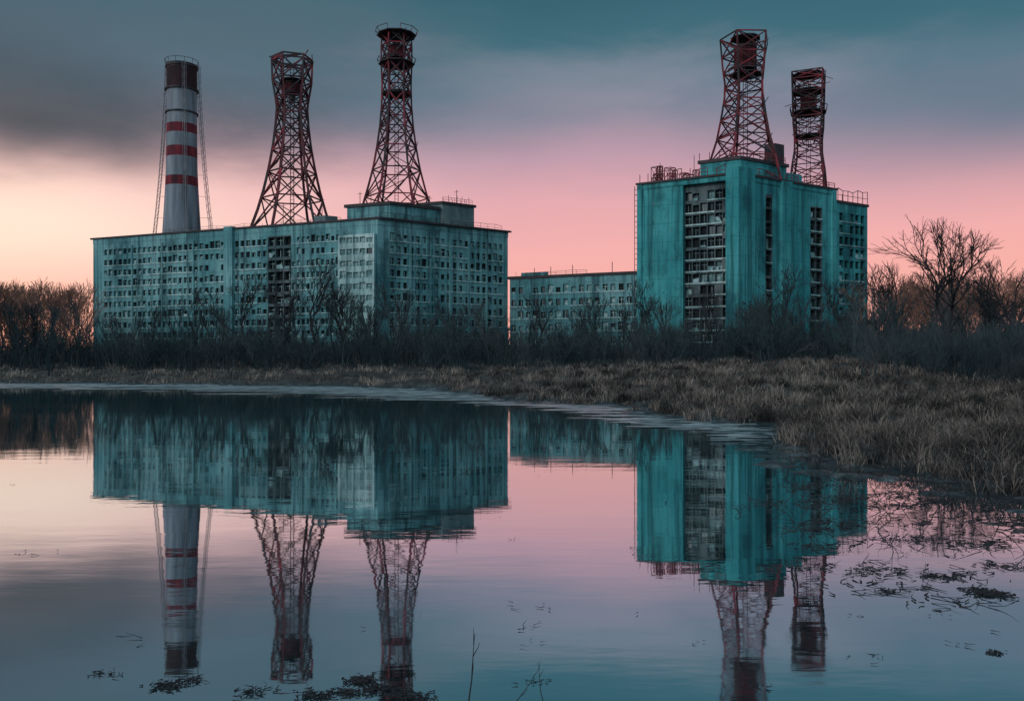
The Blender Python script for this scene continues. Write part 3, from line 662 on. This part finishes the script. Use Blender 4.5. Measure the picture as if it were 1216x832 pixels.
sp_=[(1175,705,180,.10,True,.010),(1160,700,70,.08,True,.009),(1110,684,80,.10,True,.007),(1190,672,60,.16,True,.007),(1170,648,50,.22,True,.007),(430,808,150,.07,True,.006),(455,818,160,.08,True,.006),(415,822,90,.07,True,.005),(200,815,80,.07,True,.006),(225,808,60,.06,True,.005),(375,826,90,.08,True,.006),(490,828,90,.09,True,.006),(300,822,50,.08,True,.005),(1070,600,50,.3,True,.008),(880,600,14,.5,True,.008),(1085,640,40,.25,True,.007),(1180,775,60,.04,True,.006),(1030,675,30,.12,True,.006),(1205,620,90,.5,True,.01),(120,800,30,.07,True,.005),(640,810,14,.06,True,.004),(900,815,20,.07,True,.005)]
for _ in range(95): sp_.append((rr.uniform(940,1230),548+abs(rr.gauss(0,62)),rr.randint(5,34),rr.uniform(.1,.42),True,.008))
for _ in range(30): sp_.append((rr.uniform(0,1216),rr.uniform(490,790),rr.randint(1,5),rr.uniform(.04,.22),True,.004))
mass('floating_debris',sp_)
sp_=[(1075,640,10,.22,False,.006),(1100,690,6,.15,False,.005),(1030,672,6,.12,False,.005),(1120,600,14,.4,False,.008),(1200,605,22,.5,False,.008),(975,548,14,.5,False,.01),(1050,560,26,.8,False,.01),(1150,585,26,.6,False,.01),(880,600,5,.3,False,.008),(540,560,3,.2,False,.01),(1060,700,4,.1,False,.005)]
for _ in range(54): sp_.append((rr.uniform(940,1230),540+abs(rr.gauss(0,48)),rr.randint(3,14),rr.uniform(.15,.65),False,.007))
mass('dead_reeds',sp_)
def stick(u,v,h,lx,seed,r=.012):
    S=[];x,y=wp(u,v);rq=random.Random(seed);p=Vector((x,y,-.1));dv=Vector((lx,0,1)).normalized()
    for k in range(7):
        q=p+dv*(h+.1)/7; S.append((*p,r*(1-.11*k),*q,r*(.89-.11*k)))
        if k in(2,4,5):
            b=dv+Vector((rq.uniform(-.8,.8),rq.uniform(-.5,.5),.1)); b.normalize(); m_=q+b*h*.14; S.append((*q,r*.5,*m_,r*.35)); S.append((*m_,r*.35,*(m_+(b+Vector((0,0,.4))).normalized()*h*.1),r*.15))
        p=q; dv=(dv+Vector((rq.gauss(0,.09),rq.gauss(0,.09),0))).normalized()
    V,Q=tubes(np.array(S),5); return np_mesh('dead_branch',V,Q,[M_bark])
stick(556,832,.50,.02,1,.008); stick(600,836,.34,.5,2,.005); stick(648,832,.28,-.2,3,.005); stick(1062,655,.30,-.15,4,.007); stick(1020,668,.16,.4,5,.006); stick(968,548,.7,.5,6,.014); stick(1120,600,.6,-.6,7,.012); stick(1195,612,.7,-.4,8,.012); stick(1085,560,.9,-.7,9,.013); stick(1160,575,.8,.6,10,.012)

# ---------------------------------------------------------------- WORLD
w=bpy.data.worlds.new('World'); sc.world=w; w.use_nodes=True; nt=w.node_tree; L=nt.links
bg=nt.nodes['Background']; tc=nt.nodes.new('ShaderNodeTexCoord'); sp=nt.nodes.new('ShaderNodeSeparateXYZ'); L.new(tc.outputs['Generated'],sp.inputs[0])
def math_(op,a,b=None,clamp=False):
    n=nt.nodes.new('ShaderNodeMath'); n.operation=op; n.use_clamp=clamp
    for i,v in enumerate((a,b)):
        if v is None: continue
        if isinstance(v,(int,float)): n.inputs[i].default_value=v
        else: L.new(v,n.inputs[i])
    return n.outputs[0]
def noi(scale,st,det=6,rg=.55,loc=(0,0,0),dist=0):
    mp=nt.nodes.new('ShaderNodeMapping'); mp.inputs['Scale'].default_value=st; mp.inputs['Location'].default_value=loc
    n=nt.nodes.new('ShaderNodeTexNoise'); n.inputs['Scale'].default_value=scale; n.inputs['Detail'].default_value=det; n.inputs['Roughness'].default_value=rg; n.inputs['Distortion'].default_value=dist
    L.new(tc.outputs['Generated'],mp.inputs[0]); L.new(mp.outputs[0],n.inputs['Vector']); return n.outputs[0]
def mixc(fac,a,b):
    x=nt.nodes.new('ShaderNodeMix'); x.data_type='RGBA'
    if isinstance(fac,float): x.inputs[0].default_value=fac
    else: L.new(fac,x.inputs[0])
    for s,v in ((6,a),(7,b)):
        if isinstance(v,tuple): x.inputs[s].default_value=v
        else: L.new(v,x.inputs[s])
    return x.outputs[2]
def mrange(v,a,b,o0=0,o1=1):
    x=nt.nodes.new('ShaderNodeMapRange'); x.interpolation_type='SMOOTHSTEP'; L.new(v,x.inputs[0])
    for i,k in ((1,a),(2,b),(3,o0),(4,o1)): x.inputs[i].default_value=k
    return x.outputs[0]
def blob(u,v,su,sv,nz=None,na=.0):
    c=Vector(((u-608)/F,1,(HV-v)/F)).normalized()
    s=nt.nodes.new('ShaderNodeVectorMath'); s.operation='SUBTRACT'; L.new(tc.outputs['Generated'],s.inputs[0]); s.inputs[1].default_value=c
    m=nt.nodes.new('ShaderNodeVectorMath'); m.operation='MULTIPLY'; L.new(s.outputs[0],m.inputs[0]); m.inputs[1].default_value=(F/su,F/su*.6,F/sv)
    l=nt.nodes.new('ShaderNodeVectorMath'); l.operation='LENGTH'; L.new(m.outputs[0],l.inputs[0]); v_=l.outputs['Value']
    if nz is not None: v_=math_('ADD',v_,math_('MULTIPLY',math_('SUBTRACT',nz,.5),na))
    return mrange(v_,0,1,1,0)
nz1=noi(1.6,(1,1,3.2),5,.5,dist=.4); nz2=noi(4,(1,1,3.5),7,.6,(3,1,2),.3); nz3=noi(3,(1,1,2),5,.5,(8,4,2),.2)
z=math_('ADD',sp.outputs[2],math_('ADD',math_('MULTIPLY',math_('SUBTRACT',nz1,.5),.09),math_('MULTIPLY',math_('SUBTRACT',nz2,.5),.04)))
r=ramp(nt,[(0,lin('f4a797')),(.07,lin('f8b0a5')),(.14,lin('f3aeac')),(.19,lin('e2a8af')),(.232,lin('c09aaa')),(.268,lin('918a9c')),(.305,lin('62798a')),(.35,lin('3e6a79')),(.41,lin('2d5a69')),(.6,lin('26505e')),(1,lin('4a7684'))])
L.new(z,r.inputs[0])
c=r.outputs[0]
c=mixc(math_('MULTIPLY',blob(60,262,420,115,nz1,.5),1.0),c,lin('ffe2d2'))
c=mixc(math_('MULTIPLY',blob(330,230,330,120,nz1,.8),.5),c,lin('fac9c6'))
c=mixc(math_('MULTIPLY',blob(-60,70,640,120,nz2,1.1),1.0),c,lin('3c5565'))
c=mixc(math_('MULTIPLY',blob(30,140,400,80,nz3,1.4),1.0),c,lin('3d4b59'))
c=mixc(math_('MULTIPLY',blob(330,50,330,80,nz2,1.6),.7),c,lin('4f6674'))
c=mixc(math_('MULTIPLY',blob(1230,120,460,130,nz1,.9),.75),c,lin('4a7083'))
c=mixc(math_('MULTIPLY',blob(720,90,360,50,nz2,2.0),.35),c,lin('a09aa8'))
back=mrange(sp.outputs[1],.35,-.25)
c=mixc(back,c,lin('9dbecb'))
c=mixc(mrange(sp.outputs[2],0,-.03),c,lin('1d2628'))
sky=nt.nodes.new('ShaderNodeTexSky'); sky.sky_type='NISHITA'; sky.sun_disc=False; sky.sun_elevation=math.radians(2); sky.sun_rotation=math.radians(-35)
ad=nt.nodes.new('ShaderNodeMix'); ad.data_type='RGBA'; ad.blend_type='ADD'; ad.inputs[0].default_value=.008; L.new(c,ad.inputs[6]); L.new(sky.outputs[0],ad.inputs[7])
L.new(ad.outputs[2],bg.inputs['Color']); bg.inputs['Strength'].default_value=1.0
sun=bpy.data.lights.new('sun','SUN'); sun.energy=1.0; sun.angle=math.radians(20); sun.color=(1,.96,.94)
so=bpy.data.objects.new('sun',sun); sc.collection.objects.link(so)
so.rotation_euler=Vector((.70,.60,-.38)).to_track_quat('-Z','Y').to_euler()

cam=bpy.data.cameras.new('camera'); co=bpy.data.objects.new('camera',cam); sc.collection.objects.link(co); sc.camera=co
co.location=(0,0,CZ); co.rotation_euler=(math.radians(90),0,0); cam.sensor_width=36; cam.lens=30; cam.shift_y=9/1216; cam.clip_end=8000
